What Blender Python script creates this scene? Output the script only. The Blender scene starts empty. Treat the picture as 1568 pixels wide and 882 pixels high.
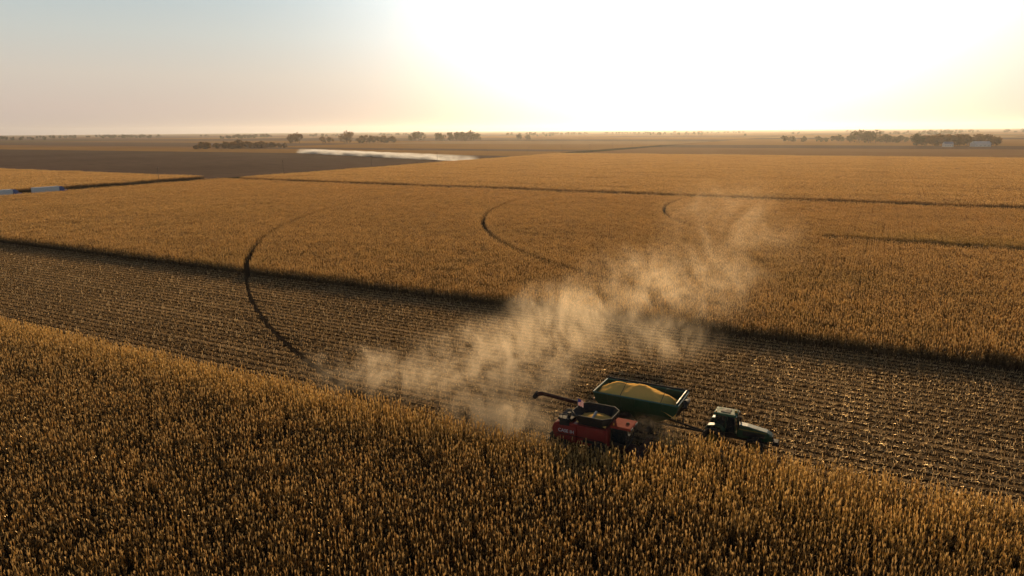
import bpy, math, random
from mathutils import Vector, Matrix, noise as mnoise
random.seed(7)
rad=math.radians
scene=bpy.context.scene
scene.view_settings.view_transform='Standard'
scene.view_settings.look='None'
scene.view_settings.exposure=0
ANG=rad(28); CA,SA=math.cos(ANG),math.sin(ANG)
def W(r,n,z=0.0): return Vector((r*CA+n*SA,-r*SA+n*CA,z))
def RN(x,y): return (x*CA-y*SA, x*SA+y*CA)
H=33.0
SUN_AZ,SUN_EL=rad(13.8),rad(14.5)
SV=Vector((math.sin(SUN_AZ)*math.cos(SUN_EL),math.cos(SUN_AZ)*math.cos(SUN_EL),math.sin(SUN_EL)))
# ---------------- node helpers
class NT:
    def __init__(s,nt): s.nt=nt; s.n=nt.nodes; s.l=nt.links
    def new(s,t,**k):
        nd=s.n.new(t)
        for a,b in k.items(): setattr(nd,a,b)
        return nd
    def set(s,nd,i,v):
        if isinstance(v,bpy.types.NodeSocket): s.l.new(v,nd.inputs[i])
        elif isinstance(v,bpy.types.Node): s.l.new(v.outputs[0],nd.inputs[i])
        else: nd.inputs[i].default_value=v
    def math(s,op,a,b=0.0,c=None,clamp=False):
        nd=s.n.new('ShaderNodeMath'); nd.operation=op; nd.use_clamp=clamp
        s.set(nd,0,a); s.set(nd,1,b)
        if c is not None: s.set(nd,2,c)
        return nd.outputs[0]
    def vmath(s,op,a,b=None,out=0):
        nd=s.n.new('ShaderNodeVectorMath'); nd.operation=op
        s.set(nd,0,a)
        if b is not None: s.set(nd,1,b)
        return nd.outputs[out]
    def mix(s,f,a,b,mode='MIX'):
        nd=s.n.new('ShaderNodeMix'); nd.data_type='RGBA'; nd.blend_type=mode
        s.set(nd,0,f); s.set(nd,6,a); s.set(nd,7,b); return nd.outputs[2]
    def noise(s,vec,scale,detail=3,rough=.5,dist=0):
        nd=s.n.new('ShaderNodeTexNoise'); s.set(nd,'Vector',vec)
        nd.inputs['Scale'].default_value=scale; nd.inputs['Detail'].default_value=detail
        nd.inputs['Roughness'].default_value=rough; nd.inputs['Distortion'].default_value=dist
        return nd.outputs[0]
    def mr(s,v,a,b,c=0.0,d=1.0,smooth=False):
        nd=s.n.new('ShaderNodeMapRange'); nd.interpolation_type='SMOOTHSTEP' if smooth else 'LINEAR'
        s.set(nd,0,v); s.set(nd,1,a); s.set(nd,2,b); s.set(nd,3,c); s.set(nd,4,d); return nd.outputs[0]
    def ramp(s,f,stops,interp='LINEAR'):
        nd=s.n.new('ShaderNodeValToRGB'); nd.color_ramp.interpolation=interp
        e=nd.color_ramp.elements
        while len(e)<len(stops): e.new(.5)
        for i,(p,c) in enumerate(stops): e[i].position=p; e[i].color=(c[0],c[1],c[2],1)
        s.set(nd,0,f); return nd.outputs[0]
def c4(c): return (c[0],c[1],c[2],1)
def newmat(name):
    m=bpy.data.materials.new(name); m.use_nodes=True; m.node_tree.nodes.clear()
    t=NT(m.node_tree); out=t.new('ShaderNodeOutputMaterial'); return m,t,out
def pmat(name,col,rough=.5,metal=0.0,var=.25,scale=3.0,dust=0.25,coat=0,spec=.5):
    m,t,out=newmat(name)
    tc=t.new('ShaderNodeTexCoord')
    n1=t.noise(tc.outputs['Object'],scale,4,.6)
    c=t.mix(t.mr(n1,.3,.7,0,var),c4(col),c4([x*.45 for x in col]))
    n2=t.noise(tc.outputs['Object'],scale*.7,5,.65)
    c=t.mix(t.mr(n2,.42,.7,0,dust),c,(.20,.14,.08,1))
    b=t.new('ShaderNodeBsdfPrincipled')
    t.set(b,'Base Color',c); b.inputs['Metallic'].default_value=metal
    t.set(b,'Roughness',t.mr(n2,.3,.7,rough,min(1,rough+.25)))
    b.inputs['Coat Weight'].default_value=coat; b.inputs['Specular IOR Level'].default_value=spec
    t.set(out,0,b); return m
# ---------------- geometry helpers
def link(o,parent=None):
    scene.collection.objects.link(o)
    if parent: o.parent=parent
    return o
def mk(name,verts,faces,mat,parent=None,smooth=False,bevel=0,cols=None,dolink=True):
    me=bpy.data.meshes.new(name); me.from_pydata([tuple(v) for v in verts],[],faces); me.update()
    if mat: me.materials.append(mat)
    if smooth: me.polygons.foreach_set('use_smooth',[True]*len(me.polygons))
    if cols:
        a=me.color_attributes.new('Col','FLOAT_COLOR','POINT')
        a.data.foreach_set('color',[x for c in cols for x in c])
    o=bpy.data.objects.new(name,me)
    if dolink: link(o,parent)
    if bevel:
        b=o.modifiers.new('b','BEVEL'); b.width=bevel; b.segments=2; b.limit_method='ANGLE'
    return o
def empty(name,loc,rz=0):
    e=bpy.data.objects.new(name,None); e.location=loc; e.rotation_euler=(0,0,rz); e.empty_display_size=.5
    scene.collection.objects.link(e); return e
def box(name,x0,x1,y0,y1,z0,z1,mat,parent,bevel=.03):
    v=[(x,y,z) for x in (x0,x1) for y in (y0,y1) for z in (z0,z1)]
    f=[(0,1,3,2),(4,6,7,5),(0,4,5,1),(2,3,7,6),(0,2,6,4),(1,5,7,3)]
    return mk(name,v,f,mat,parent,bevel=bevel)
def prism(name,prof,y0,y1,mat,parent,bevel=.04,inset=0):
    n=len(prof)
    v=[(x,y0,z) for x,z in prof]+[(x,y1,z) for x,z in prof]
    f=[tuple(range(n)),tuple(range(2*n-1,n-1,-1))]+[(i,i+n,(i+1)%n+n,(i+1)%n) for i in range(n)]
    o=mk(name,v,f,mat,parent,bevel=bevel)
    import bmesh
    bm=bmesh.new(); bm.from_mesh(o.data); bmesh.ops.recalc_face_normals(bm,faces=bm.faces); bm.to_mesh(o.data); bm.free()
    return o
def tube_geo(p0,p1,r0,r1,seg=12,cap=True):
    p0=Vector(p0);p1=Vector(p1);d=(p1-p0).normalized()
    a=d.orthogonal().normalized(); b=d.cross(a)
    v=[];f=[]
    for p,r in((p0,r0),(p1,r1)):
        for i in range(seg):
            t=2*math.pi*i/seg; v.append(p+a*(r*math.cos(t))+b*(r*math.sin(t)))
    f=[(i,(i+1)%seg,(i+1)%seg+seg,i+seg) for i in range(seg)]
    if cap: f+= [tuple(range(seg-1,-1,-1)),tuple(range(seg,2*seg))]
    return v,f
def cyl(name,p0,p1,r0,r1,mat,parent,seg=16):
    v,f=tube_geo(p0,p1,r0,r1,seg); return mk(name,v,f,mat,parent,smooth=False)
def lathe(name,prof,cx,cz,cy,mat,parent,seg=40,lug=0):
    v=[];f=[];n=len(prof)
    for i in range(seg):
        t=2*math.pi*i/seg
        for k,(r,y) in enumerate(prof):
            rr=r+(lug if (i%2==0 and r>prof[0][0]*1.2) else 0)
            v.append((cx+rr*math.cos(t),cy+y,cz+rr*math.sin(t)))
    for i in range(seg):
        j=(i+1)%seg
        for k in range(n-1): f.append((i*n+k,j*n+k,j*n+k+1,i*n+k+1))
    return mk(name,v,f,mat,parent)
def wheel(name,x,y,r,w,parent,tire,rim):
    ri=r*.55
    lathe(name+'_tire',[(ri,-w/2*.8),(r*.8,-w/2),(r*.95,-w/2*.92),(r,-w/2*.6),(r,w/2*.6),(r*.95,w/2*.92),(r*.8,w/2),(ri,w/2*.8)],x,r,y,tire,parent,48,.035)
    lathe(name+'_rim',[(0.02,-w*.12),(ri*.35,-w*.2),(ri*.7,-w*.1),(ri*.9,-w*.38),(ri*1.02,-w*.4),(ri*1.02,w*.4),(ri*.9,w*.38),(ri*.7,w*.1),(ri*.35,w*.2),(0.02,w*.12)],x,r,y,rim,parent,24)
def join_geo(lst):
    V=[];F=[]
    for v,f in lst:
        o=len(V); V+=list(v); F+=[tuple(i+o for i in q) for q in f]
    return V,F
def rings(name,rs,mat,parent,solid=.06):
    v=[];f=[]
    for (x0,x1,y0,y1,z) in rs:
        v+=[(x0,y0,z),(x1,y0,z),(x1,y1,z),(x0,y1,z)]
    for k in range(len(rs)-1):
        for i in range(4):
            j=(i+1)%4; f.append((k*4+i,k*4+j,k*4+4+j,k*4+4+i))
    o=mk(name,v,f,mat,parent)
    s=o.modifiers.new('s','SOLIDIFY'); s.thickness=solid; s.offset=0
    return o
# ---------------- camera
cam=bpy.data.cameras.new('camera'); co=bpy.data.objects.new('camera',cam); scene.collection.objects.link(co)
cam.lens=24.3; cam.sensor_width=36; cam.clip_end=40000; cam.clip_start=.5
co.matrix_world=Matrix.Translation((0,0,H))@Matrix.Rotation(rad(90-12.85),4,'X')@Matrix.Rotation(rad(-.36),4,'Z')
scene.camera=co
# ---------------- sun
sl=bpy.data.lights.new('sun','SUN'); sl.energy=5; sl.angle=rad(.5); sl.color=(1,.69,.36)
so=bpy.data.objects.new('sun',sl); scene.collection.objects.link(so); so.rotation_euler=SV.to_track_quat('Z','Y').to_euler()
so.location=(0,0,200)
# ---------------- world
w=bpy.data.worlds.new('World'); scene.world=w; w.use_nodes=True; w.node_tree.nodes.clear(); t=NT(w.node_tree)
out=t.new('ShaderNodeOutputWorld'); bg=t.new('ShaderNodeBackground')
tc=t.new('ShaderNodeTexCoord'); d=t.vmath('NORMALIZE',tc.outputs['Generated'])
sky=t.new('ShaderNodeTexSky',sky_type='NISHITA'); sky.sun_disc=False; sky.sun_elevation=SUN_EL; sky.sun_rotation=SUN_AZ; sky.dust_density=3; sky.air_density=1.2
sep=t.new('ShaderNodeSeparateXYZ'); t.set(sep,0,d); e=sep.outputs[2]
base=t.ramp(e,[(0,(.52,.43,.38)),(.03,(.60,.49,.42)),(.07,(.62,.55,.47)),(.12,(.55,.57,.53)),(.19,(.42,.53,.57)),(.38,(.08,.12,.18)),(1,(.02,.035,.07))])
dot=t.vmath('DOT_PRODUCT',d,tuple(SV),out=1)
ang=t.math('ARCCOSINE',t.math('MINIMUM',dot,1.0))
q=t.math('DIVIDE',ang,rad(17.8)); g=t.math('EXPONENT',t.math('MULTIPLY',t.math('MULTIPLY',q,q),-1.0))
g=t.math('MULTIPLY',g,1.9)
wide=t.math('MULTIPLY',t.math('EXPONENT',t.math('DIVIDE',ang,-rad(25))),.10)
gc=t.ramp(e,[(0,(1,.77,.45)),(.05,(1,.89,.68)),(.12,(1,.97,.92)),(1,(1,1,1))])
comb=t.new('ShaderNodeCombineXYZ'); gs=t.math('ADD',g,wide)
for i in range(3): t.set(comb,i,gs)
gl=t.mix(1.0,gc,comb.outputs[0],'MULTIPLY')
nsh=t.mix(1.0,sky.outputs[0],(.003,.003,.003,1),'MULTIPLY')
tot=t.mix(1.0,t.mix(1.0,base,gl,'ADD'),nsh,'ADD')
t.set(bg,0,tot); bg.inputs[1].default_value=1.0; t.set(out,0,bg)
# ---------------- vegetation materials
def corn_mat(name,st=False):
    m,t,out=newmat(name)
    at=t.new('ShaderNodeAttribute',attribute_name='Col'); sc=t.new('ShaderNodeSeparateColor'); t.set(sc,0,at.outputs[0])
    tone,hf,kind=sc.outputs[0],sc.outputs[1],sc.outputs[2]
    geo=t.new('ShaderNodeNewGeometry'); pos=geo.outputs['Position']
    if st: c=t.ramp(tone,[(0,(.07,.043,.02)),(.5,(.24,.145,.065)),(.75,(.64,.43,.21)),(1,(.88,.69,.42))])
    else: c=t.ramp(tone,[(0,(.035,.018,.006)),(.4,(.15,.070,.016)),(.62,(.47,.23,.048)),(.85,(.78,.45,.12)),(1,(.88,.62,.27))])
    big=t.noise(pos,.022,4,.6); med=t.noise(pos,.6,3,.65)
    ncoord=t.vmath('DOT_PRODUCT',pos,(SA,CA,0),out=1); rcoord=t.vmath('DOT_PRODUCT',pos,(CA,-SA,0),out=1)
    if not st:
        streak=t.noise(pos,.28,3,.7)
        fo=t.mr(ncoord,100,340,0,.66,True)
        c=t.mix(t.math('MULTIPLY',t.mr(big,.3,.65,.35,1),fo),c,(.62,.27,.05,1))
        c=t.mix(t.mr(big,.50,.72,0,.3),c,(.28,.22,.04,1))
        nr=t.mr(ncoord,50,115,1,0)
        edge_backlight=t.math('MULTIPLY',t.mr(ncoord,50,58,0,.55,True),t.mr(ncoord,67,72,1,0))  # sun glow on the rows along the cut edge, painted into leaf colour
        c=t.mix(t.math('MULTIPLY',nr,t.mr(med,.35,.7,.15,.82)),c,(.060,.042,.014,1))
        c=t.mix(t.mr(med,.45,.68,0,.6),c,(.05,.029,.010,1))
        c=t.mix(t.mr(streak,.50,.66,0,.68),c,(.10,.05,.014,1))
        c=t.mix(edge_backlight,c,(.84,.52,.14,1))
        gr=t.math('MULTIPLY',t.math('MULTIPLY',t.mr(ncoord,221,224,0,.35),t.mr(ncoord,228,242,1,0)),t.mr(rcoord,-20,10,0,1))
        c=t.mix(gr,c,(.48,.34,.06,1))
        low_shade=t.mr(hf,.45,.97,.94,0)  # shade deep in the crop, painted as darker colour down the plant
        c=t.mix(low_shade,c,(.020,.013,.006,1))
    c=t.mix(t.math('MULTIPLY',kind,.75),c,(.84,.56,.23,1))
    df=t.new('ShaderNodeBsdfDiffuse'); t.set(df,0,c)
    tr=t.new('ShaderNodeBsdfTranslucent'); t.set(tr,0,c)
    gl=t.new('ShaderNodeBsdfGlossy'); gl.inputs['Roughness'].default_value=.36; gl.inputs[0].default_value=(.9,.7,.42,1)
    mx=t.new('ShaderNodeMixShader'); mx.inputs[0].default_value=.54; t.set(mx,1,df); t.set(mx,2,tr)
    m2=t.new('ShaderNodeMixShader'); m2.inputs[0].default_value=.06; t.set(m2,1,mx); t.set(m2,2,gl)
    t.set(out,0,m2); return m
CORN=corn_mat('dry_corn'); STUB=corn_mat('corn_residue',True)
def add_leaf(V,F,C,p,a,L,wd,k,tone,h):
    ca,sa=math.cos(a),math.sin(a); px,py=-sa,ca
    tw=random.uniform(-.6,.6)
    outs=(0,.28,.48,.55); ups=(0,.36*k,.02*k-.1,-.6)
    ws=(.5,1,.8,.08); o=len(V)
    for i in range(4):
        x=p[0]+ca*outs[i]*L; y=p[1]+sa*outs[i]*L; z=max(.02,p[2]+ups[i]*L)
        hw=wd*ws[i]/2
        V.append((x+px*hw,y+py*hw,z+tw*hw)); V.append((x-px*hw,y-py*hw,z-tw*hw))
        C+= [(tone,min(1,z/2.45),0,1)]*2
    for i in range(3): F.append((o+2*i,o+2*i+1,o+2*i+3,o+2*i+2))
def tone_(pt):
    if random.random()<.34: return min(1,max(0,random.gauss(.86+pt*.4,.09)))
    return min(1,max(0,random.gauss(.34+pt,.16)))
def add_plant(V,F,C,x,y,h,det):
    lx,ly=random.gauss(0,.07),random.gauss(0,.07)
    for k in range(2):
        a=random.random()*3.14+k*1.57; r=.022 if det else .045
        o=len(V); dx,dy=math.cos(a)*r,math.sin(a)*r
        V+=[(x-dx,y-dy,0),(x+dx,y+dy,0),(x+lx+dx*.6,y+ly+dy*.6,h),(x+lx-dx*.6,y+ly-dy*.6,h)]
        tn=random.uniform(.6,1); C+=[(tn,0,0,1)]*2+[(tn,1,0,1)]*2; F.append((o,o+1,o+2,o+3))
    nl=9 if det else 4
    a0=random.random()*6.28; pt=random.uniform(-.3,.28)
    for i in range(nl):
        f=.25+.70*(i+random.random()*.7)/nl
        a=a0+i*math.pi+random.gauss(0,.5)
        tn=tone_(pt)
        if det: add_leaf(V,F,C,(x+lx*f,y+ly*f,h*f),a,random.uniform(.36,.64)*(1.1-.35*f),random.uniform(.055,.10),random.uniform(.4,2.2),tn,h)
        else: add_leaf(V,F,C,(x+lx*f,y+ly*f,h*max(f,.5)),a,random.uniform(.45,.75),random.uniform(.11,.18),random.uniform(.4,1.8),tn,h)
    for i in range(4 if det else 1):
        a=random.random()*6.28; L=random.uniform(.20,.42); sp=random.uniform(.02,.13); r=.018 if det else .055
        o=len(V); bx,by=x+lx,y+ly; px,py=-math.sin(a)*r,math.cos(a)*r
        V+=[(bx-px,by-py,h),(bx+px,by+py,h),(bx+math.cos(a)*sp+px,by+math.sin(a)*sp+py,h+L),(bx+math.cos(a)*sp-px,by+math.sin(a)*sp-py,h+L)]
        C+=[(.6,1,.7,1)]*4; F.append((o,o+1,o+2,o+3))
    if det:
        a=random.random()*6.28; z=h*random.uniform(.55,.72); r=.05; o=len(V)
        ca,sa=math.cos(a),math.sin(a)
        V+=[(x-sa*r,y+ca*r,z),(x+sa*r,y-ca*r,z),(x+ca*.16+sa*r*.6,y+sa*.16-ca*r*.6,z-.22),(x+ca*.16-sa*r*.6,y+sa*.16+ca*r*.6,z-.22)]
        C+=[(.9,.85,.9,1)]*4; F.append((o,o+1,o+2,o+3))
def patch(name,coll,lx,rows,sp,rowsp,det):
    V=[];F=[];C=[]
    for j in range(rows):
        y=(j+.5)*rowsp-rows*rowsp/2
        n=int(round(lx/sp))
        for i in range(n):
            if random.random()<.13: continue
            x=(i+.5)*sp-lx/2+random.gauss(0,.04)
            add_plant(V,F,C,x,y+random.gauss(0,.03),random.gauss(2.36,.26),det)
    o=mk(name,V,F,CORN,dolink=False,cols=C); coll.objects.link(o); return o
def coll(n): return bpy.data.collections.new(n)
RS=.825
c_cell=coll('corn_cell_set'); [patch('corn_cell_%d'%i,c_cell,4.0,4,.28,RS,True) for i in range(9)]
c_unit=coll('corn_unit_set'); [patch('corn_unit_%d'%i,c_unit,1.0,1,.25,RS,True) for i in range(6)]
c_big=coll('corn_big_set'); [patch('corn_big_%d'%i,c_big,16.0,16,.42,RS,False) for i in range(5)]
def stubble(name,cl,lx,ly,rows):
    V=[];F=[];C=[]
    for j in range(rows):
        y=(j+.5)*RS-rows*RS/2
        for i in range(int(lx/.22)):
            x=(i+.5)*.22-lx/2+random.gauss(0,.03); yy=y+random.gauss(0,.03); h=random.uniform(.15,.5); lean=(random.gauss(0,.08),random.gauss(0,.08))
            o=len(V); a=random.random()*3.14; r=.02; dx,dy=math.cos(a)*r,math.sin(a)*r
            V+=[(x-dx,yy-dy,0),(x+dx,yy+dy,0),(x+dx+lean[0],yy+dy+lean[1],h),(x-dx+lean[0],yy-dy+lean[1],h)]
            C+=[(random.uniform(.2,.95),1,.1,1)]*4; F.append((o,o+1,o+2,o+3))
    for i in range(int(lx*ly*8)):
        x=random.uniform(-lx/2,lx/2)
        row=random.randrange(rows)
        if rows==4: row=random.choice((0,0,0,0,1,2,2,2,2,3))
        y=(row+.5)*RS-rows*RS/2+random.gauss(0,.14)
        a=random.gauss(0,.9); L=random.uniform(.12,.5); wd=random.uniform(.03,.12); z=random.uniform(.02,.14); tz=random.uniform(-.02,.2)
        ca,sa=math.cos(a),math.sin(a); o=len(V); tn=random.random()**1.2
        V+=[(x-sa*wd/2,y+ca*wd/2,z),(x+sa*wd/2,y-ca*wd/2,z+.02),(x+ca*L+sa*wd/2,y+sa*L-ca*wd/2,z+tz),(x+ca*L-sa*wd/2,y+sa*L+ca*wd/2,z+tz+.02)]
        C+=[(tn,1,random.choice((0,0,0,.8)),1)]*4; F.append((o,o+1,o+2,o+3))
    o=mk(name,V,F,STUB,dolink=False,cols=C); cl.objects.link(o)
c_st=coll('stubble_set'); [stubble('stubble_%d'%i,c_st,4.0,3.3,4) for i in range(7)]
c_su=coll('stubble_unit_set'); [stubble('stubble_u_%d'%i,c_su,1.0,RS,1) for i in range(5)]
def scatter(name,cl,pts):
    me=bpy.data.meshes.new(name); me.from_pydata([(p[0],p[1],p[2]) for p in pts],[],[])
    a=me.attributes.new('rz','FLOAT_VECTOR','POINT'); a.data.foreach_set('vector',[x for p in pts for x in (0,0,p[3])])
    a=me.attributes.new('sc','FLOAT_VECTOR','POINT'); a.data.foreach_set('vector',[x for p in pts for x in (1,1,p[4])])
    a=me.attributes.new('ix','INT','POINT'); a.data.foreach_set('value',[p[5] for p in pts])
    o=bpy.data.objects.new(name,me); scene.collection.objects.link(o); o.rotation_euler=(0,0,-ANG)
    ng=bpy.data.node_groups.new(name+'_gn','GeometryNodeTree')
    ng.interface.new_socket('Geometry',in_out='INPUT',socket_type='NodeSocketGeometry'); ng.interface.new_socket('Geometry',in_out='OUTPUT',socket_type='NodeSocketGeometry')
    N=ng.nodes; L=ng.links; gi=N.new('NodeGroupInput'); go=N.new('NodeGroupOutput')
    ci=N.new('GeometryNodeCollectionInfo'); ci.inputs[0].default_value=cl; ci.inputs['Separate Children'].default_value=True; ci.inputs['Reset Children'].default_value=True
    ip=N.new('GeometryNodeInstanceOnPoints'); ip.inputs['Pick Instance'].default_value=True
    def na(nm,ty):
        x=N.new('GeometryNodeInputNamedAttribute'); x.data_type=ty; x.inputs[0].default_value=nm; return x.outputs[0]
    e2=N.new('FunctionNodeEulerToRotation')
    L.new(gi.outputs[0],ip.inputs['Points']); L.new(ci.outputs[0],ip.inputs['Instance'])
    L.new(na('ix','INT'),ip.inputs['Instance Index']); L.new(na('rz','FLOAT_VECTOR'),e2.inputs[0]); L.new(e2.outputs[0],ip.inputs['Rotation'])
    L.new(na('sc','FLOAT_VECTOR'),ip.inputs['Scale']); L.new(ip.outputs[0],go.inputs[0])
    md=o.modifiers.new('gn','NODES'); md.node_group=ng
    return o
def vis(r,n,m=14):
    p=W(r,n); return p.y>33 and abs(p.x)<p.y*.78+m
ARC_C=RN(181,245); ARCS=(258,191,124)
def arcd(r,n):
    d=math.hypot(r-ARC_C[0],n-ARC_C[1]); return min(abs(d-a) for a in ARCS)
def entry(r,n,ns,z=0,flip=True):
    return (r,n,z,random.choice((0,math.pi)) if flip else 0,random.uniform(.92,1.08)*(1+.10*mnoise.noise(Vector((r*.03,n*.03,0)))),random.randrange(ns))
near=[];mid=[];midu=[];st=[];stu=[];far=[]
R0=-18.0
def cells(n0,k0,k1,rmin,rmax,skip=None):
    for k in range(k0,k1):
        n=n0+(k+.5)*3.3
        i=int(math.floor((rmin-R0)/4)); 
        while R0+(i+.5)*4<rmax:
            r=R0+(i+.5)*4; i+=1
            if r<rmin: continue
            if vis(r,n) and not (skip and skip(r,n)): yield r,n
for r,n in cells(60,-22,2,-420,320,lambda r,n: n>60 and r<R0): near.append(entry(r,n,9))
for r,n in cells(111.35,0,65,-392,420,lambda r,n: 216<n<223.6 and r>-16):
    if arcd(r,n)<3.4:
        for a in range(4):
            for b in range(4):
                rr=r-2+(a+.5); nn=n-1.65+(b+.5)*RS
                if arcd(rr,nn)>.85: midu.append(entry(rr,nn,6))
    else: mid.append(entry(r,n,9))
for r,n in cells(60,0,16,-500,250,lambda r,n: n<66.6 and r>R0):
    if abs(math.hypot(r-ARC_C[0],n-ARC_C[1])-258)<3.4:
        for a in range(4):
            for b in range(4):
                rr=r-2+(a+.5); nn=n-1.65+(b+.5)*RS
                if arcd(rr,nn)>.5: stu.append(entry(rr,nn,5,.02))
    else: st.append(entry(r,n,7,.02,False))
for k in range(41):
    n=340+(k+.5)*13.2
    for i in range(120):
        r=-396+(i+.5)*16
        if vis(r,n,30): far.append(entry(r,n,5))
for k in range(16):
    n=340-(k+.5)*13.2
    for i in range(40):
        r=-430-(i+.5)*16
        if vis(r,n,30): far.append(entry(r,n,5))
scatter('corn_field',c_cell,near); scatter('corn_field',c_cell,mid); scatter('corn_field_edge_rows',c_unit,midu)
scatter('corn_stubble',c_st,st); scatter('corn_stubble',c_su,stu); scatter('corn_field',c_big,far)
# ---------------- ground
def sheet(name,r0,r1,n0,n1,z,mat):
    o=mk(name,[(r0,n0,z),(r1,n0,z),(r1,n1,z),(r0,n1,z)],[(0,1,2,3)],mat); o.rotation_euler=(0,0,-ANG); return o
def soilmat(name,c1,c2,scale=.5,stretch=(1,1,1),bump=.3,detail=6):
    m,t,out=newmat(name); tc=t.new('ShaderNodeTexCoord'); v=t.vmath('MULTIPLY',tc.outputs['Object'],stretch)
    n=t.noise(v,scale,detail,.65); n2=t.noise(tc.outputs['Object'],scale*.03,3)
    c=t.mix(t.mr(n,.35,.65),c4(c1),c4(c2)); c=t.mix(t.mr(n2,.3,.7,0,.4),c,c4([x*.6 for x in c1]))
    b=t.new('ShaderNodeBsdfDiffuse'); t.set(b,0,c)
    bp=t.new('ShaderNodeBump'); t.set(bp,'Height',n); bp.inputs['Strength'].default_value=bump; bp.inputs['Distance'].default_value=.3; t.set(b,'Normal',bp)
    t.set(out,0,b); return m
m,t,out=newmat('farmland'); tc=t.new('ShaderNodeTexCoord'); oc=tc.outputs['Object']
sn=t.vmath('SNAP',t.vmath('ADD',oc,(420,140,0)),(830,420,1000))
wn=t.new('ShaderNodeTexWhiteNoise',noise_dimensions='3D'); t.set(wn,0,sn)
c=t.ramp(wn.outputs[0],[(0,(.14,.09,.065)),(.22,(.30,.17,.08)),(.4,(.36,.19,.06)),(.58,(.18,.12,.085)),(.74,(.40,.26,.13)),(.88,(.18,.13,.06))],'CONSTANT')
n1=t.noise(t.vmath('MULTIPLY',oc,(.2,1,1)),.05,5,.65); c=t.mix(t.mr(n1,.35,.65,0,.5),c,(.13,.085,.05,1))
b=t.new('ShaderNodeBsdfDiffuse'); t.set(b,0,c); t.set(out,0,b)
FARM=m
g=mk('ground',[(-14000,-600,0),(14000,-600,0),(14000,20000,0),(-14000,20000,0)],[(0,1,2,3)],FARM); g.rotation_euler=(0,0,-ANG)
SOIL=soilmat('field_soil',(.02,.014,.009),(.045,.03,.018),1.5)
sheet('field_soil',-411,1200,-100,876,.03,SOIL)
m,t,out=newmat('stubble_ground'); tc=t.new('ShaderNodeTexCoord'); oc=tc.outputs['Object']
sx=t.new('ShaderNodeSeparateXYZ'); t.set(sx,0,oc)
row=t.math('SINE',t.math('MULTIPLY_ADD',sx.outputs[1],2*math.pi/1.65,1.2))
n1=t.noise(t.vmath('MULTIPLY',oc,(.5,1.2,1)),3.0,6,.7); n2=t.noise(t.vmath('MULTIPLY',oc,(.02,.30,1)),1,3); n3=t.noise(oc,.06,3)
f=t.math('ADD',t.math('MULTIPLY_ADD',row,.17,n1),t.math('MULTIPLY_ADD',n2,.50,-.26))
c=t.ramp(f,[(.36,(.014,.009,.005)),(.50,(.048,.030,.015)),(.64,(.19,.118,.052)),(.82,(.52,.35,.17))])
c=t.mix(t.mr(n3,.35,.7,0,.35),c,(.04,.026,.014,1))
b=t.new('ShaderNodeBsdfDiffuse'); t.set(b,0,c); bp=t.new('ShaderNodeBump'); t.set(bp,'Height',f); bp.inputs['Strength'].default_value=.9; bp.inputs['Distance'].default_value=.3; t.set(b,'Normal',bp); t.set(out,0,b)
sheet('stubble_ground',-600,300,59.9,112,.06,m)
TR=soilmat('track_soil',(.014,.010,.007),(.035,.024,.016),2)
V=[];F=[];cx,cy=ARC_C
for i in range(500):
    a=math.pi*.5+math.pi*1.1*i/499; wv=.12*mnoise.noise(Vector((i*.13,0,0)))
    for rr in (257.6+wv,258.4+wv): V.append((cx+rr*math.cos(a),cy+rr*math.sin(a),.09))
for i in range(499): F.append((2*i,2*i+1,2*i+3,2*i+2))
o=mk('pivot_wheel_track',V,F,TR); o.rotation_euler=(0,0,-ANG)
DIRT=soilmat('dirt_road',(.06,.045,.03),(.10,.075,.05),.8)
WEED=soilmat('ditch_weeds',(.02,.02,.010),(.045,.04,.018),.5)
sheet('ditch',-430,-392,-100,1500,.08,WEED); sheet('dirt_road',-416,-409,-100,6000,.11,DIRT)
sheet('dirt_track',-392,1200,325.9,340,.10,soilmat('track_dirt',(.025,.018,.010),(.05,.035,.018),.8))
sheet('grass_strip',-16,600,217,223.5,.07,soilmat('grass',(.12,.11,.03),(.28,.24,.07),1.5))
sheet('bare_soil_field',-2600,-431,341,820,.05,soilmat('bare_soil',(.11,.076,.056),(.18,.124,.09),.25,(.12,1,1)))
sheet('harvested_field',-2600,-425,822,1010,.05,soilmat('harv',(.30,.16,.06),(.40,.23,.08),.15,(.1,1,1)))
sheet('harvested_field',-411,2200,878,1300,.05,soilmat('harv2',(.27,.15,.07),(.33,.20,.10),.12,(.1,1,1)))
# ---------------- haze in the air above the plain
m,t,out=newmat('evening_haze'); vs=t.new('ShaderNodeVolumeScatter'); vs.inputs['Color'].default_value=(1,.95,.90,1); vs.inputs['Density'].default_value=5e-5; vs.inputs['Anisotropy'].default_value=.6
t.l.new(vs.outputs[0],out.inputs['Volume']); m.cycles.homogeneous_volume=True
hz=box('air_haze',-9000,9000,-500,15000,-5,130,m,None,0)
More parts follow.
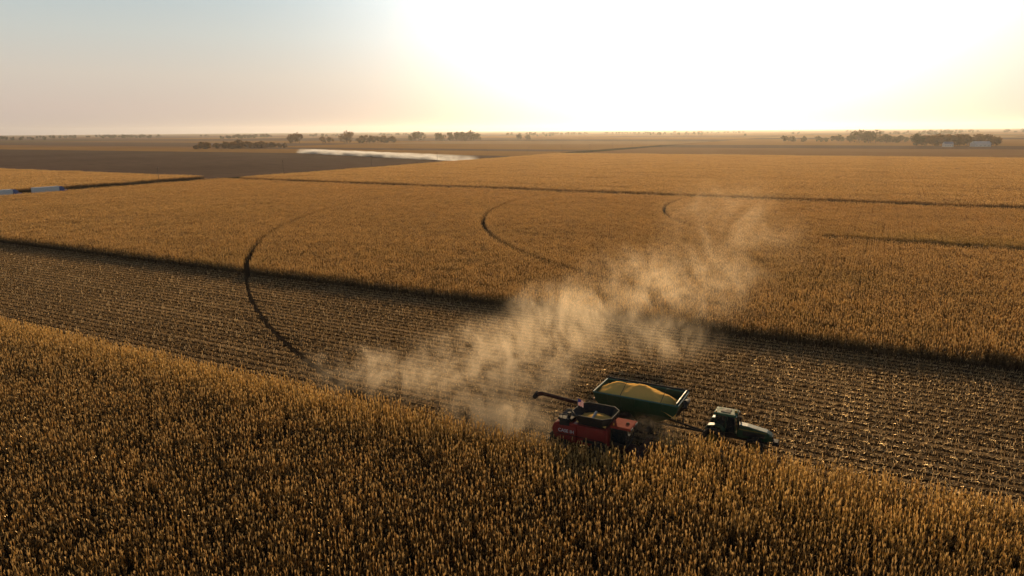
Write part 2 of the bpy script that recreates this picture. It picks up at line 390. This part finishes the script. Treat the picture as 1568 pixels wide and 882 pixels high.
# ---------------- machine materials
RED=pmat('red_paint',(.24,.010,.008),.5,coat=.1,dust=.15,spec=.35); DRED=pmat('dark_red',(.035,.006,.005),.7,spec=.2)
ROOFR=pmat('roof_red',(.28,.03,.015),.85,dust=.25,spec=.12)
BLK=pmat('black_plastic',(.013,.013,.014),.65,dust=.15,spec=.3); TIRE=pmat('tire_rubber',(.014,.013,.012),.85,dust=.3,spec=.2)
GREEN=pmat('green_paint',(.008,.055,.02),.4,coat=.15,dust=.12,spec=.45); YEL=pmat('yellow_rim',(.25,.17,.015),.6,dust=.4); GRYM=pmat('grey_metal',(.3,.3,.3),.45,.6)
ROOFG=pmat('roof_green',(.02,.10,.05),.6,dust=.15,spec=.25)
TEAL=pmat('rim_painted_glint',(.03,.13,.09),.35,coat=.4,dust=.1)  # glint on the cart rim put into a lighter base colour
RIM=pmat('silver_rim',(.12,.11,.10),.5,.3); WHITE=pmat('white_paint',(.75,.75,.74),.45)
GRAIN=pmat('corn_grain',(.88,.50,.13),1.0,scale=9,dust=.04,var=.2,spec=.0)
m,t,out=newmat('tinted_glass'); b=t.new('ShaderNodeBsdfPrincipled'); b.inputs['Base Color'].default_value=(.01,.015,.018,1); b.inputs['Roughness'].default_value=.06; b.inputs['Specular IOR Level'].default_value=.8; t.set(out,0,b); GLASS=m
AMB=pmat('amber_lamp',(.8,.3,.02),.3,dust=0)
def heap(name,x0,x1,y0,y1,z,hgt,cx,mat,parent,nx=40,ny=20,seed=0,end=1.0):
    V=[];F=[]
    for i in range(nx+1):
        for j in range(ny+1):
            u=i/nx; v=j/ny; x=x0+(x1-x0)*u; y=y0+(y1-y0)*v
            du=(x-cx)/((x1-x0)*.5*end); dv=(v-.5)*2
            hh=hgt*(1-(abs(dv)**1.3)*.85)-hgt*1.1*abs(du)**1.9+.16*math.sin(x*1.9+1)*(1-abs(dv))
            hh+=.14*mnoise.noise(Vector((x*.8+seed,y*.9,0)))+.07*mnoise.noise(Vector((x*3,y*3,seed)))
            V.append((x,y,z+hh))
    for i in range(nx):
        for j in range(ny):
            a=i*(ny+1)+j; F.append((a,a+ny+1,a+ny+2,a+1))
    return mk(name,V,F,mat,parent,smooth=True)
# ---------------- combine harvester
CB=empty('combine_harvester',W(-23.7,63.3),-ANG)
prism('body',[(-4.2,1.5),(-4.5,2.4),(-4.25,3.05),(-3.6,3.35),(1.5,3.35),(1.75,3.0),(1.75,1.35),(-3.0,1.15)],-1.55,1.55,RED,CB,.08)
for s in(-1,1):
    y0,y1=(-1.66,-1.555) if s<0 else (1.555,1.66)
    prism('side_panel_rear',[(-4.0,1.7),(-4.2,2.4),(-3.9,2.95),(-1.65,3.1),(-1.65,1.5),(-3.2,1.4)],y0,y1,RED,CB,.05)
    prism('side_panel_front',[(-1.55,1.5),(-1.55,3.1),(1.3,3.15),(1.45,2.8),(1.3,1.5)],y0,y1,RED,CB,.05)
    ys=-1.68 if s<0 else 1.68
    box('side_stripe',-3.9,1.2,min(ys,ys-.01*s),max(ys,ys-.01*s),2.02,2.10,BLK,CB,0)
    box('vent_grille',-.9,.6,min(ys,ys+.02*s),max(ys,ys+.02*s),1.62,1.95,BLK,CB,0)
    box('catwalk_rail',-1.5,1.6,min(ys,ys+.03*s),max(ys,ys+.03*s),3.38,3.42,BLK,CB,0)
    wheel('front_wheel_in',1.0,s*1.85,1.02,.62,CB,TIRE,RIM); wheel('front_wheel_out',1.0,s*2.62,1.02,.62,CB,TIRE,RIM)
    wheel('rear_wheel',-3.1,s*1.6,.75,.5,CB,TIRE,RIM)
box('engine_deck',-3.9,-2.3,-1.3,1.3,3.36,3.7,BLK,CB,.06)
box('radiator_screen',-3.6,-2.5,-1.62,-1.3,2.6,3.75,BLK,CB,.05)
cyl('exhaust_stack',(-2.4,.9,3.6),(-2.4,.9,4.35),.09,.09,GRYM,CB)
cyl('air_intake',(-2.9,-.6,3.6),(-2.9,-.6,4.1),.2,.2,BLK,CB)
def octr(x0,x1,y0,y1,z,c): return [(x0+c,y0,z),(x1-c,y0,z),(x1,y0+c,z),(x1,y1-c,z),(x1-c,y1,z),(x0+c,y1,z),(x0,y1-c,z),(x0,y0+c,z)]
V=octr(-1.7,1.3,-1.3,1.3,3.3,.25)+octr(-1.75,1.35,-1.35,1.35,3.55,.3)+octr(-2.35,1.95,-1.9,1.9,4.4,.75)+octr(-2.35,1.95,-1.9,1.9,4.58,.75)
F=[(k*8+i,k*8+(i+1)%8,k*8+8+(i+1)%8,k*8+8+i) for k in range(3) for i in range(8)]
o=mk('grain_tank',V,F,BLK,CB); q=o.modifiers.new('s','SOLIDIFY'); q.thickness=.07; q.offset=0
box('tank_floor',-1.65,1.25,-1.25,1.25,3.36,3.44,DRED,CB,0)
heap('tank_grain',-1.8,1.4,-1.4,1.4,3.72,.35,-.2,GRAIN,CB,24,20,4,1.2)
cyl('tank_cross_auger',(-.2,-1.2,4.0),(-.2,.2,4.35),.14,.14,GRYM,CB)
prism('cab_glass',[(1.85,1.9),(1.85,3.5),(3.45,3.5),(3.75,2.8),(3.5,1.95)],-1.0,1.0,GLASS,CB,.05)
for s in(-1,1):
    for (a,b_) in (((1.9,1.9),(1.9,3.5)),((3.52,1.95),(3.76,2.8)),((3.76,2.8),(3.47,3.5))):
        cyl('cab_pillar',(a[0],s*1.0,a[1]),(b_[0],s*1.0,b_[1]),.06,.06,BLK,CB,8)
    cyl('mirror_arm',(3.4,s*1.0,3.3),(3.7,s*1.7,3.2),.025,.025,BLK,CB,6); box('mirror',3.66,3.74,min(s*1.6,s*1.85),max(s*1.6,s*1.85),2.75,3.25,BLK,CB,.02)
box('cab_roof',1.8,3.95,-1.2,1.2,3.52,3.8,ROOFR,CB,.1)
box('cab_floor',1.75,3.6,-1.05,1.05,1.6,1.9,BLK,CB,.04)
for y in(-.9,-.55,.55,.9): box('work_light',3.9,3.99,y-.1,y+.1,3.56,3.72,GRYM,CB,.01)
cyl('beacon',(2.1,-.9,3.8),(2.1,-.9,4.0),.08,.06,AMB,CB,10); cyl('gps_dome',(3.3,0,3.8),(3.3,0,3.95),.2,.12,DRED,CB,14)
box('operator_platform',1.6,3.2,1.05,1.9,1.75,1.85,BLK,CB,.02)
for i in range(6): box('ladder_step',1.9,2.4,1.9+.1*i,2.1+.1*i,1.65-.26*i,1.69-.26*i,BLK,CB,0)
prism('feeder_house',[(1.8,1.1),(1.8,1.85),(4.5,1.15),(4.5,.4)],-.75,.75,DRED,CB,.04)
prism('header_frame',[(4.4,.35),(4.4,1.25),(4.55,1.25),(5.2,.5),(5.2,.3)],-3.25,3.25,DRED,CB,.03)
cyl('header_auger',(4.9,-3.2,.75),(4.9,3.2,.75),.22,.22,BLK,CB)
for i in range(9):
    y=-3.3+i*RS; v,f=tube_geo((5.15,y,.55),(6.9,y,.15),.24,.03,10); mk('row_snout_%d'%i,v,f,DRED,CB,smooth=True)
v,f=join_geo([tube_geo((1.2,1.95,3.2),(1.2,2.05,3.9),.24,.24),tube_geo((1.35,2.05,3.85),(-7.4,2.15,4.45),.24,.21),tube_geo((-7.3,2.15,4.45),(-8.0,2.15,4.25),.23,.26)])
mk('unloading_auger',v,f,DRED,CB)
cyl('auger_spout',(-7.9,2.15,4.4),(-8.35,2.15,3.8),.30,.26,BLK,CB)
cyl('auger_rest',(-3.9,2.1,3.1),(-3.9,2.1,4.05),.05,.05,BLK,CB,8)
prism('straw_chopper',[(-4.2,.9),(-4.9,1.0),(-5.0,1.5),(-4.3,2.1),(-3.9,1.9)],-1.2,1.2,BLK,CB,.04)
for s in(-.9,.9): cyl('chopper_spreader',(-4.8,s,.85),(-4.8,s,1.0),.4,.4,BLK,CB,14)
for s in(-1.2,1.2):
    v,f=join_geo([tube_geo((-4.4,s,3.1),(-4.4,s,4.05),.035,.035,6),tube_geo((-3.4,s,3.35),(-3.4,s,4.05),.035,.035,6),tube_geo((-4.4,s,4.05),(-2.4,s,4.05),.035,.035,6),tube_geo((-4.4,s,3.6),(-2.4,s,3.6),.03,.03,6)])
    mk('handrail',v,f,BLK,CB)
for z in (2.0,2.35,2.7,3.05): cyl('rear_ladder_rung',(-4.62,-.5,z),(-4.62,.0,z),.025,.025,BLK,CB,6)
tx=bpy.data.curves.new('lettering','FONT'); tx.body='CASE IH'; tx.size=.5; tx.extrude=.006; tx.materials.append(pmat('decal_white',(.7,.7,.7),.6))
to=bpy.data.objects.new('lettering',tx); link(to,CB); to.location=(-3.7,-1.70,2.3); to.rotation_euler=(rad(90),0,0)
m,t,out=newmat('flag_cloth'); tc=t.new('ShaderNodeTexCoord'); sx=t.new('ShaderNodeSeparateXYZ'); t.set(sx,0,tc.outputs['Object'])
st_=t.math('GREATER_THAN',t.math('SINE',t.math('MULTIPLY',sx.outputs[2],2*math.pi*6.5/.8)),0)
c=t.mix(st_,(.5,.5,.5,1),(.35,.02,.03,1)); cant=t.math('MULTIPLY',t.math('LESS_THAN',sx.outputs[0],.35),t.math('GREATER_THAN',sx.outputs[2],.3))
c=t.mix(cant,c,(.02,.03,.15,1)); b=t.new('ShaderNodeBsdfDiffuse'); t.set(b,0,c); tr=t.new('ShaderNodeBsdfTranslucent'); t.set(tr,0,c); mx=t.new('ShaderNodeMixShader'); mx.inputs[0].default_value=.3; t.set(mx,1,b); t.set(mx,2,tr); t.set(out,0,mx)
V=[];F=[]
for i in range(13):
    for j in range(2): V.append((.6*i/12,.09*math.sin(i*.9)*i/12,j*.75-.35*(i/12)))
for i in range(12): F.append((2*i,2*i+2,2*i+3,2*i+1))
fo=mk('flag',V,F,m,CB); fo.location=(-2.3,.2,4.75); fo.rotation_euler=(0,0,rad(40))
cyl('flag_pole',(-2.3,.2,3.4),(-2.3,.2,5.6),.035,.025,GRYM,CB,8)
# ---------------- grain cart
GC=empty('grain_cart',W(-21.8,72.0),-ANG)
rings('hopper',[(-2.6,2.4,-.9,.9,1.15),(-4.2,4.1,-2.05,2.05,2.45),(-4.6,4.6,-2.2,2.2,3.0),(-4.85,4.85,-2.35,2.35,3.95)],GREEN,GC,.07)
v,f=join_geo([tube_geo((-4.85,s*2.35,3.98),(4.85,s*2.35,3.98),.09,.09,8) for s in(-1,1)]+[tube_geo((s*4.85,-2.35,3.98),(s*4.85,2.35,3.98),.09,.09,8) for s in(-1,1)])
mk('hopper_rim',v,f,TEAL,GC)
heap('grain_heap',-4.72,4.5,-2.25,2.25,3.78,1.0,-.8,GRAIN,GC,60,30,9,.97)
box('front_splash_wall',4.55,4.7,-2.2,2.2,3.4,4.25,GREEN,GC,.03)
for x in (-3.2,-1.6,0,1.6,3.2):
    for s in(-1,1):
        v,f=join_geo([tube_geo((x,s*2.1,2.45),(x,s*2.27,3.05),.06,.06,6),tube_geo((x,s*2.27,3.05),(x,s*2.42,3.9),.06,.06,6),tube_geo((x*.6,s*.98,1.2),(x,s*2.1,2.45),.06,.06,6)]); mk('wall_rib',v,f,GREEN,GC)
cyl('tarp_roll',(-4.8,2.5,4.1),(4.8,2.5,4.1),.14,.14,BLK,GC,10)
for x in (-1.7,2.9):
    v,f=join_geo([tube_geo((x,-2.35,3.98),(x,0,4.85),.03,.03,6),tube_geo((x,0,4.85),(x,2.35,3.98),.03,.03,6)]); mk('tarp_bow',v,f,BLK,GC)
v,f=join_geo([tube_geo((3.6,1.7,1.2),(4.95,1.9,3.2),.27,.27),tube_geo((4.95,1.9,3.2),(5.35,-1.2,4.1),.27,.27),tube_geo((5.35,-1.2,4.1),(5.4,-1.6,3.6),.30,.26)]); mk('folding_auger',v,f,BLK,GC)
v,f=join_geo([tube_geo((3.0,s,1.0),(7.6,0,.65),.13,.11,8) for s in(-.8,.8)]+[tube_geo((-3,s,1.0),(3,s,1.0),.14,.14,8) for s in(-.8,.8)]+[tube_geo((-.9,-1.9,1.0),(-.9,1.9,1.0),.15,.15,8),tube_geo((1.1,-1.9,1.0),(1.1,1.9,1.0),.15,.15,8)]); mk('frame',v,f,BLK,GC)
for s in(-1,1):
    for x in(-1.1,1.15): wheel('wheel_%s'%('r' if s<0 else 'l'),x,s*1.95,1.0,.8,GC,TIRE,BLK)
v,f=join_geo([tube_geo((5.0,s,1.0),(5.0,s,3.2),.03,.03,6) for s in(-.6,-.2)]+[tube_geo((5.0,-.6,1.2+.35*i),(5.0,-.2,1.2+.35*i),.02,.02,6) for i in range(6)]); mk('ladder',v,f,BLK,GC)
for s in(-1,1): box('marker_lamp',-4.95,-4.9,s*1.8-.12,s*1.8+.12,2.9,3.05,AMB,GC,0)
# ---------------- tractor
TRC=empty('tractor',W(-11.6,71.9),-ANG)
prism('hood',[(.55,1.45),(.55,2.45),(1.6,2.4),(3.6,2.1),(4.1,1.8),(4.15,1.15),(3.6,1.0),(.6,1.0)],-.52,.52,GREEN,TRC,.1)
box('hood_grille',4.12,4.2,-.4,.4,1.15,1.75,BLK,TRC,.02)
for s in(-1,1):
    y=s*.53; box('side_grille',1.2,3.4,min(y,y+.02*s),max(y,y+.02*s),1.35,1.85,BLK,TRC,0)
    box('hood_stripe',.7,3.6,min(y,y+.025*s),max(y,y+.025*s),1.95,2.03,YEL,TRC,0)
    wheel('rear_wheel_in',-1.6,s*1.15,1.06,.58,TRC,TIRE,YEL); wheel('rear_wheel_out',-1.6,s*1.95,1.06,.58,TRC,TIRE,YEL)
    wheel('front_wheel_in',2.5,s*1.1,.82,.48,TRC,TIRE,YEL); wheel('front_wheel_out',2.5,s*1.75,.82,.48,TRC,TIRE,YEL)
    prism('fender',[(-2.6,1.75),(-2.3,2.2),(-1.6,2.35),(-.9,2.2),(-.6,1.8),(-.7,1.75),(-1.0,2.08),(-1.6,2.22),(-2.2,2.08),(-2.5,1.72)],min(s*.8,s*1.5),max(s*.8,s*1.5),GREEN,TRC,.02)
    cyl('mirror_arm',(.3,s*.8,2.9),(.5,s*1.5,2.9),.025,.025,BLK,TRC,6); box('mirror',.46,.54,s*1.5-.14,s*1.5+.14,2.6,3.1,BLK,TRC,.02)
    for (a,b_) in (((-1.75,1.5),(-1.6,3.3)),((.5,1.5),(.3,3.3)),((-.6,1.5),(-.55,3.3))): cyl('cab_pillar',(a[0],s*.83,a[1]),(b_[0],s*.78,b_[1]),.05,.05,GREEN,TRC,8)
prism('cab_glass',[(-1.72,1.5),(-1.57,3.3),(.27,3.3),(.47,1.5)],-.8,.8,GLASS,TRC,.04)
box('cab_roof',-1.85,.5,-.95,.95,3.3,3.55,ROOFG,TRC,.1); box('roof_hatch',-1.2,-.2,-.5,.5,3.55,3.61,BLK,TRC,.05)
cyl('gps_receiver',(.3,0,3.55),(.3,0,3.78),.17,.12,YEL,TRC,12); cyl('beacon',(-1.6,-.75,3.55),(-1.6,-.75,3.75),.07,.05,AMB,TRC,8)
for y in(-.75,.75): box('work_light',.48,.54,y-.1,y+.1,3.33,3.46,WHITE,TRC,0)
box('chassis',-2.3,3.7,-.35,.35,.7,1.3,BLK,TRC,.04); box('front_weights',4.2,4.75,-.5,.5,.75,1.2,BLK,TRC,.05)
cyl('rear_axle',(-1.6,-2,1.06),(-1.6,2,1.06),.14,.14,GREEN,TRC); cyl('front_axle',(2.5,-1.8,.82),(2.5,1.8,.82),.11,.11,GREEN,TRC)
cyl('exhaust_stack',(.75,-.62,2.0),(.75,-.62,3.5),.08,.07,BLK,TRC,10); cyl('intake_stack',(.75,.62,2.0),(.75,.62,2.9),.09,.09,BLK,TRC,10)
v,f=join_geo([tube_geo((-2.2,0,.65),(-3.1,0,.62),.1,.08,8),tube_geo((-2.2,-.4,.9),(-2.9,-.45,.9),.06,.06,6),tube_geo((-2.2,.4,.9),(-2.9,.45,.9),.06,.06,6)]); mk('hitch',v,f,BLK,TRC)
# ---------------- dust: grey extinction, warm albedo
def dust(i,loc,size,dens,rz=0,thr=(.42,.68),scale=.22,tilt=0,col=(.99,.82,.60),parent=None):
    m,t,out=newmat('dust_%d'%i)
    tc=t.new('ShaderNodeTexCoord'); geo=t.new('ShaderNodeNewGeometry')
    ln=t.vmath('LENGTH',tc.outputs['Object'],out=1)
    fall=t.mr(ln,.1,1.0,1,0,True)
    n=t.noise(t.vmath('MULTIPLY',geo.outputs['Position'],(1.2,.55,1.0)),scale,6,.66,1.2)
    dd=t.math('MULTIPLY',t.math('MULTIPLY',fall,t.math('POWER',t.mr(n,thr[0],thr[1]),1.5)),dens)
    vs=t.new('ShaderNodeVolumeScatter'); vs.inputs['Color'].default_value=c4(col); t.set(vs,'Density',dd); vs.inputs['Anisotropy'].default_value=.6
    va=t.new('ShaderNodeVolumeAbsorption'); va.inputs['Color'].default_value=c4(col); t.set(va,'Density',dd)
    ad=t.new('ShaderNodeAddShader'); t.set(ad,0,vs); t.set(ad,1,va)
    t.l.new(ad.outputs[0],out.inputs['Volume'])
    m.cycles.volume_step_rate=.5
    import bmesh
    me=bpy.data.meshes.new('dust_puff_%d'%i); bm=bmesh.new(); bmesh.ops.create_icosphere(bm,subdivisions=3,radius=1); bm.to_mesh(me); bm.free(); me.materials.append(m)
    o=bpy.data.objects.new('dust_puff_%d'%i,me); link(o,parent); o.location=loc; o.scale=size; o.rotation_euler=(0,tilt,rz)
DU=empty('dust_cloud',(0,0,0))
D=[ ((-17,86,2.0),(16,9,3.6),.17,-ANG,.27,(.43,.66)),
 ((-2,84,4.0),(15,14,6.5),.18,rad(20),.25,(.43,.66)),
 ((-1,71.5,1.9),(10,4.8,3.0),.34,-ANG,.32,(.39,.64)),
 ((9,100,5.0),(15,14,7.5),.14,rad(30),.23,(.43,.66)),
 ((22,97,3.0),(11,9,5.0),.10,rad(20),.24,(.43,.66)),
 ((27,118,6.5),(22,20,9),.055,rad(30),.16,(.42,.66)),
 ((42,134,13),(16,20,14),.017,rad(30),.13,(.4,.68)),
 ((14.5,66.5,2.3),(4,2.6,2.0),.20,-ANG,.4,(.4,.66))]
for i,(l,s,dn,rz,sc_,th) in enumerate(D): dust(i,l,s,dn,rz,parent=DU,thr=th,scale=sc_)
# ---------------- irrigation pivot
A=Vector((-336,1118,0)); B=Vector((-72,800,0)); PV=empty('center_pivot_irrigator',(0,0,0))
dv=(B-A); Lp=dv.length; dv.normalize(); pv=Vector((-dv.y,dv.x,0)); geo=[]; ns=8; wl=[]
for i in range(ns+1):
    p=A+dv*(Lp*i/ns)
    for s in(-1,1):
        geo.append(tube_geo(p+pv*(2.0*s)+Vector((0,0,.6)),p+Vector((0,0,3.9)),.10,.10,6)); wl.append(tube_geo(p+pv*(2*s)-dv*.2+Vector((0,0,.6)),p+pv*(2*s)+dv*.2+Vector((0,0,.6)),.6,.6,12))
    geo.append(tube_geo(p-pv*2+Vector((0,0,.7)),p+pv*2+Vector((0,0,.7)),.1,.1,6))
    if i<ns:
        q2=A+dv*(Lp*(i+1)/ns)
        for k in range(8):
            a=k/8;b2=(k+1)/8; za=3.9+1.2*math.sin(a*math.pi); zb=3.9+1.2*math.sin(b2*math.pi)
            pa=p.lerp(q2,a); pb=p.lerp(q2,b2)
            geo.append(tube_geo(pa+Vector((0,0,za)),pb+Vector((0,0,zb)),.12,.12,6)); ta=za-1.1*math.sin(a*math.pi); tb=zb-1.1*math.sin(b2*math.pi)
            geo.append(tube_geo(pa+Vector((0,0,ta)),pb+Vector((0,0,tb)),.05,.05,4)); geo.append(tube_geo(pb+Vector((0,0,zb)),pb+Vector((0,0,tb)),.04,.04,4))
v,f=join_geo(geo); mk('truss',v,f,GRYM,PV); v,f=join_geo(wl); mk('tower_wheels',v,f,TIRE,PV)
m,t,out=newmat('water_spray'); tc=t.new('ShaderNodeTexCoord'); sx=t.new('ShaderNodeSeparateXYZ'); t.set(sx,0,tc.outputs['Object'])
n=t.noise(t.vmath('MULTIPLY',tc.outputs['Object'],(1,1,3)),.05,4,.65); ends=t.math('MULTIPLY',t.mr(sx.outputs[0],0,60,0,1),t.mr(sx.outputs[0],Lp-160,Lp+50,1,0.12))
dd=t.math('MULTIPLY',t.math('MULTIPLY',t.mr(n,.36,.62,.02,.40),t.mr(sx.outputs[2],0,7,1,.0)),ends)
vs=t.new('ShaderNodeVolumeScatter'); vs.inputs['Color'].default_value=(1,1,1,1); t.set(vs,'Density',dd); vs.inputs['Anisotropy'].default_value=.4; t.l.new(vs.outputs[0],out.inputs['Volume'])
m.cycles.volume_step_rate=.2
o=box('spray_mist',0,Lp+50,-8,8,.1,7,m,PV,0); o.location=A; o.rotation_euler=(0,0,math.atan2(dv.y,dv.x))
# ---------------- trees
def leafmat(name,c1,c2):
    m,t,out=newmat(name); at=t.new('ShaderNodeAttribute',attribute_name='Col'); sc=t.new('ShaderNodeSeparateColor'); t.set(sc,0,at.outputs[0])
    c=t.mix(sc.outputs[0],c4(c1),c4(c2)); d1=t.new('ShaderNodeBsdfDiffuse'); t.set(d1,0,c); t2=t.new('ShaderNodeBsdfTranslucent'); t.set(t2,0,c)
    mx=t.new('ShaderNodeMixShader'); mx.inputs[0].default_value=.35; t.set(mx,1,d1); t.set(mx,2,t2); t.set(out,0,mx); return m
LG=leafmat('foliage_green',(.025,.03,.012),(.10,.09,.03)); LA=leafmat('foliage_autumn',(.05,.033,.013),(.26,.13,.04)); BARK=pmat('bark',(.07,.05,.035),.9)
def tree_geo(x,y,h,wd,leaves,size,rnd):
    V=[];F=[];C=[];TV=[]
    TV.append(tube_geo((x,y,0),(x,y,h*.45),h*.03,h*.018,6))
    cl=[]
    nb=rnd.randint(6,9)
    for i in range(nb):
        a=rnd.random()*6.28; z=h*rnd.uniform(.28,.86); q=1-abs((z/h-.5)/.5)**2*.6; rr=wd*.5*q*rnd.uniform(.3,.95)
        p=Vector((x+math.cos(a)*rr,y+math.sin(a)*rr,z)); cl.append((p,wd*rnd.uniform(.15,.32),rnd.random()))
        TV.append(tube_geo((x,y,h*rnd.uniform(.15,.4)),p,h*.012,h*.004,4))
    cl.append((Vector((x,y,h*.82)),wd*.25,rnd.random()))
    for k in range(leaves):
        c,r,tn=cl[k%len(cl)]
        d_=Vector((rnd.gauss(0,1),rnd.gauss(0,1),rnd.gauss(0,.8))).normalized()*r*(rnd.random()**.4)
        p=c+d_; a=Vector((rnd.gauss(0,1),rnd.gauss(0,1),rnd.gauss(0,1))).normalized(); b=a.orthogonal().normalized(); s=size*rnd.uniform(.6,1.3)
        o=len(V); V+=[p-a*s-b*s*.6,p+a*s-b*s*.6,p+a*s*.8+b*s*.7,p-a*s*.7+b*s]; F.append((o,o+1,o+2,o+3)); tt=min(1,max(0,tn*.5+.25+.5*(d_.z/r)*.5+rnd.gauss(0,.1))); C+=[(tt,0,0,1)]*4
    return V,F,C,TV
def trees(name,specs,mat,leaves,size,seed):
    rnd=random.Random(seed); V=[];F=[];C=[];T=[]
    for (x,y,h,wd) in specs:
        v,f,c,tv=tree_geo(x,y,h,wd,leaves,size,rnd); o=len(V); V+=v; F+=[tuple(i+o for i in q) for q in f]; C+=c; T+=tv
    e=empty(name,(0,0,0)); mk('crowns',V,F,mat,e,cols=C); v,f=join_geo(T); mk('trunks',v,f,BARK,e); return e
R_=random.Random(3)
def row(x0,x1,y,n,hmin,hmax,yj=30):
    return [(x0+(x1-x0)*(i+R_.uniform(-.4,1.2))/n,y+R_.uniform(-yj,yj),h:=R_.uniform(hmin,hmax),h*R_.uniform(.8,1.5)) for i in range(n)]
trees('autumn_tree_grove',row(-640,-470,1450,34,7,14,40)+[(-560,1450,19,16),(-545,1455,15,14)],LA,160,1.3,1)
trees('tree_row',row(-645,-600,2050,4,20,29)+row(-545,-520,2050,2,14,18)+row(-490,-455,2060,3,24,32)+row(-450,-340,2060,13,12,20),LA,160,2.0,2)
trees('tree_row',row(-320,-295,2350,2,26,30)+row(-245,-225,2350,2,22,27)+row(-205,-110,2350,11,22,32),LG,160,2.4,3)
trees('tree_row',[(30,2600,16,30),(60,2600,14,26)],LG,140,2.4,4)
trees('tree_row',row(700,860,1800,12,9,15)+row(830,960,1780,8,12,18),LG,150,1.9,5)
trees('tree_row',row(790,845,1620,6,24,31)+row(850,1060,1640,24,10,18),LG,170,2.0,6)
trees('shade_tree',[(722,1255,23,22)],LG,700,1.1,7)
trees('farmstead_trees',row(758,900,1310,24,12,22,35),LA,300,1.4,8)
ht=[]
for k in range(60):
    cx=R_.uniform(-4800,4600); y=R_.uniform(3400,6200); n=R_.randint(2,14)
    if abs(cx)>y*.85: continue
    L=n*R_.uniform(12,34); ht+=row(cx,cx+L,y,n,6,20,20)
trees('distant_tree_line',ht,LG,30,4.0,9)
for i in range(10):
    n=300+i*110; P0=W(-425,n); e=empty('utility_pole' if i==0 else 'utility_pole.%03d'%i,P0,-ANG)
    cyl('pole',(0,0,0),(0,0,11),.17,.12,BARK,e,8); box('crossarm',-1.2,1.2,-.07,.07,9.9,10.1,BARK,e,0)
    for x in(-1,0,1): cyl('insulator',(x,0,10.1),(x,0,10.35),.06,.05,WHITE,e,6)
def gable(name,loc,rz,L,Wd,hw,hr,wall,roof,door=True):
    e=empty(name,loc,rz)
    prism('walls',[(-Wd/2,0),(-Wd/2,hw),(0,hr),(Wd/2,hw),(Wd/2,0)],-L/2,L/2,wall,e,0)
    for s in(-1,1):
        k=(hr-hw)/(Wd/2); x1=s*(Wd/2+.5); z1=hw-k*.5
        v=[(0,-L/2-.5,hr+.15),(0,L/2+.5,hr+.15),(x1,L/2+.5,z1+.15),(x1,-L/2-.5,z1+.15)]; o=mk('roof_side',v,[(0,1,2,3)],roof,e); q=o.modifiers.new('s','SOLIDIFY'); q.thickness=.12; q.offset=1
    box('sliding_door',-Wd*.22,Wd*.22,-L/2-.12,-L/2-.02,0,hw*.85,BLK,e,0)
    for i in range(4): 
        y=-L/2+L*(i+.5)/4; box('window',-Wd/2-.06,-Wd/2-.01,y-.6,y+.6,1.2,2.4,GLASS,e,0); box('window',Wd/2+.01,Wd/2+.06,y-.6,y+.6,1.2,2.4,GLASS,e,0)
    return e
BLUE=pmat('blue_metal_roof',(.12,.2,.32),.5); LROOF=pmat('light_metal_roof',(.6,.6,.62),.4,.2)
gable('machine_shed',(822,1235,0),rad(90),28,14,6,9,WHITE,LROOF)
gable('barn',(768,1240,0),rad(80),14,11,5.5,8.5,WHITE,BLUE)
def truck(name,n):
    e=empty(name,W(-410.5,n),rad(90)-ANG)
    box('trailer_body',-8.5,5.0,-1.28,1.28,1.15,4.0,WHITE,e,.05); box('trailer_frame',-8.4,5,-.5,.5,.85,1.1,BLK,e,0)
    prism('tractor_cab',[(5.6,1.0),(5.6,3.6),(6.6,3.8),(7.7,3.0),(7.9,2.1),(9.4,1.9),(9.6,.7),(5.6,.7)],-1.15,1.15,pmat('blue_cab',(.05,.12,.35),.4),e,.08)
    prism('windshield',[(7.68,3.02),(7.9,2.12),(7.94,2.12),(7.74,3.05)],-1.0,1.0,GLASS,e,0)
    for x in(-7.4,-6.1,5.2,6.4,8.8):
        for s in(-1,1): wheel('wheel',x,s*1.05,.52,.4,e,TIRE,RIM)
truck('semi_truck',198); truck('semi_truck.001',222)
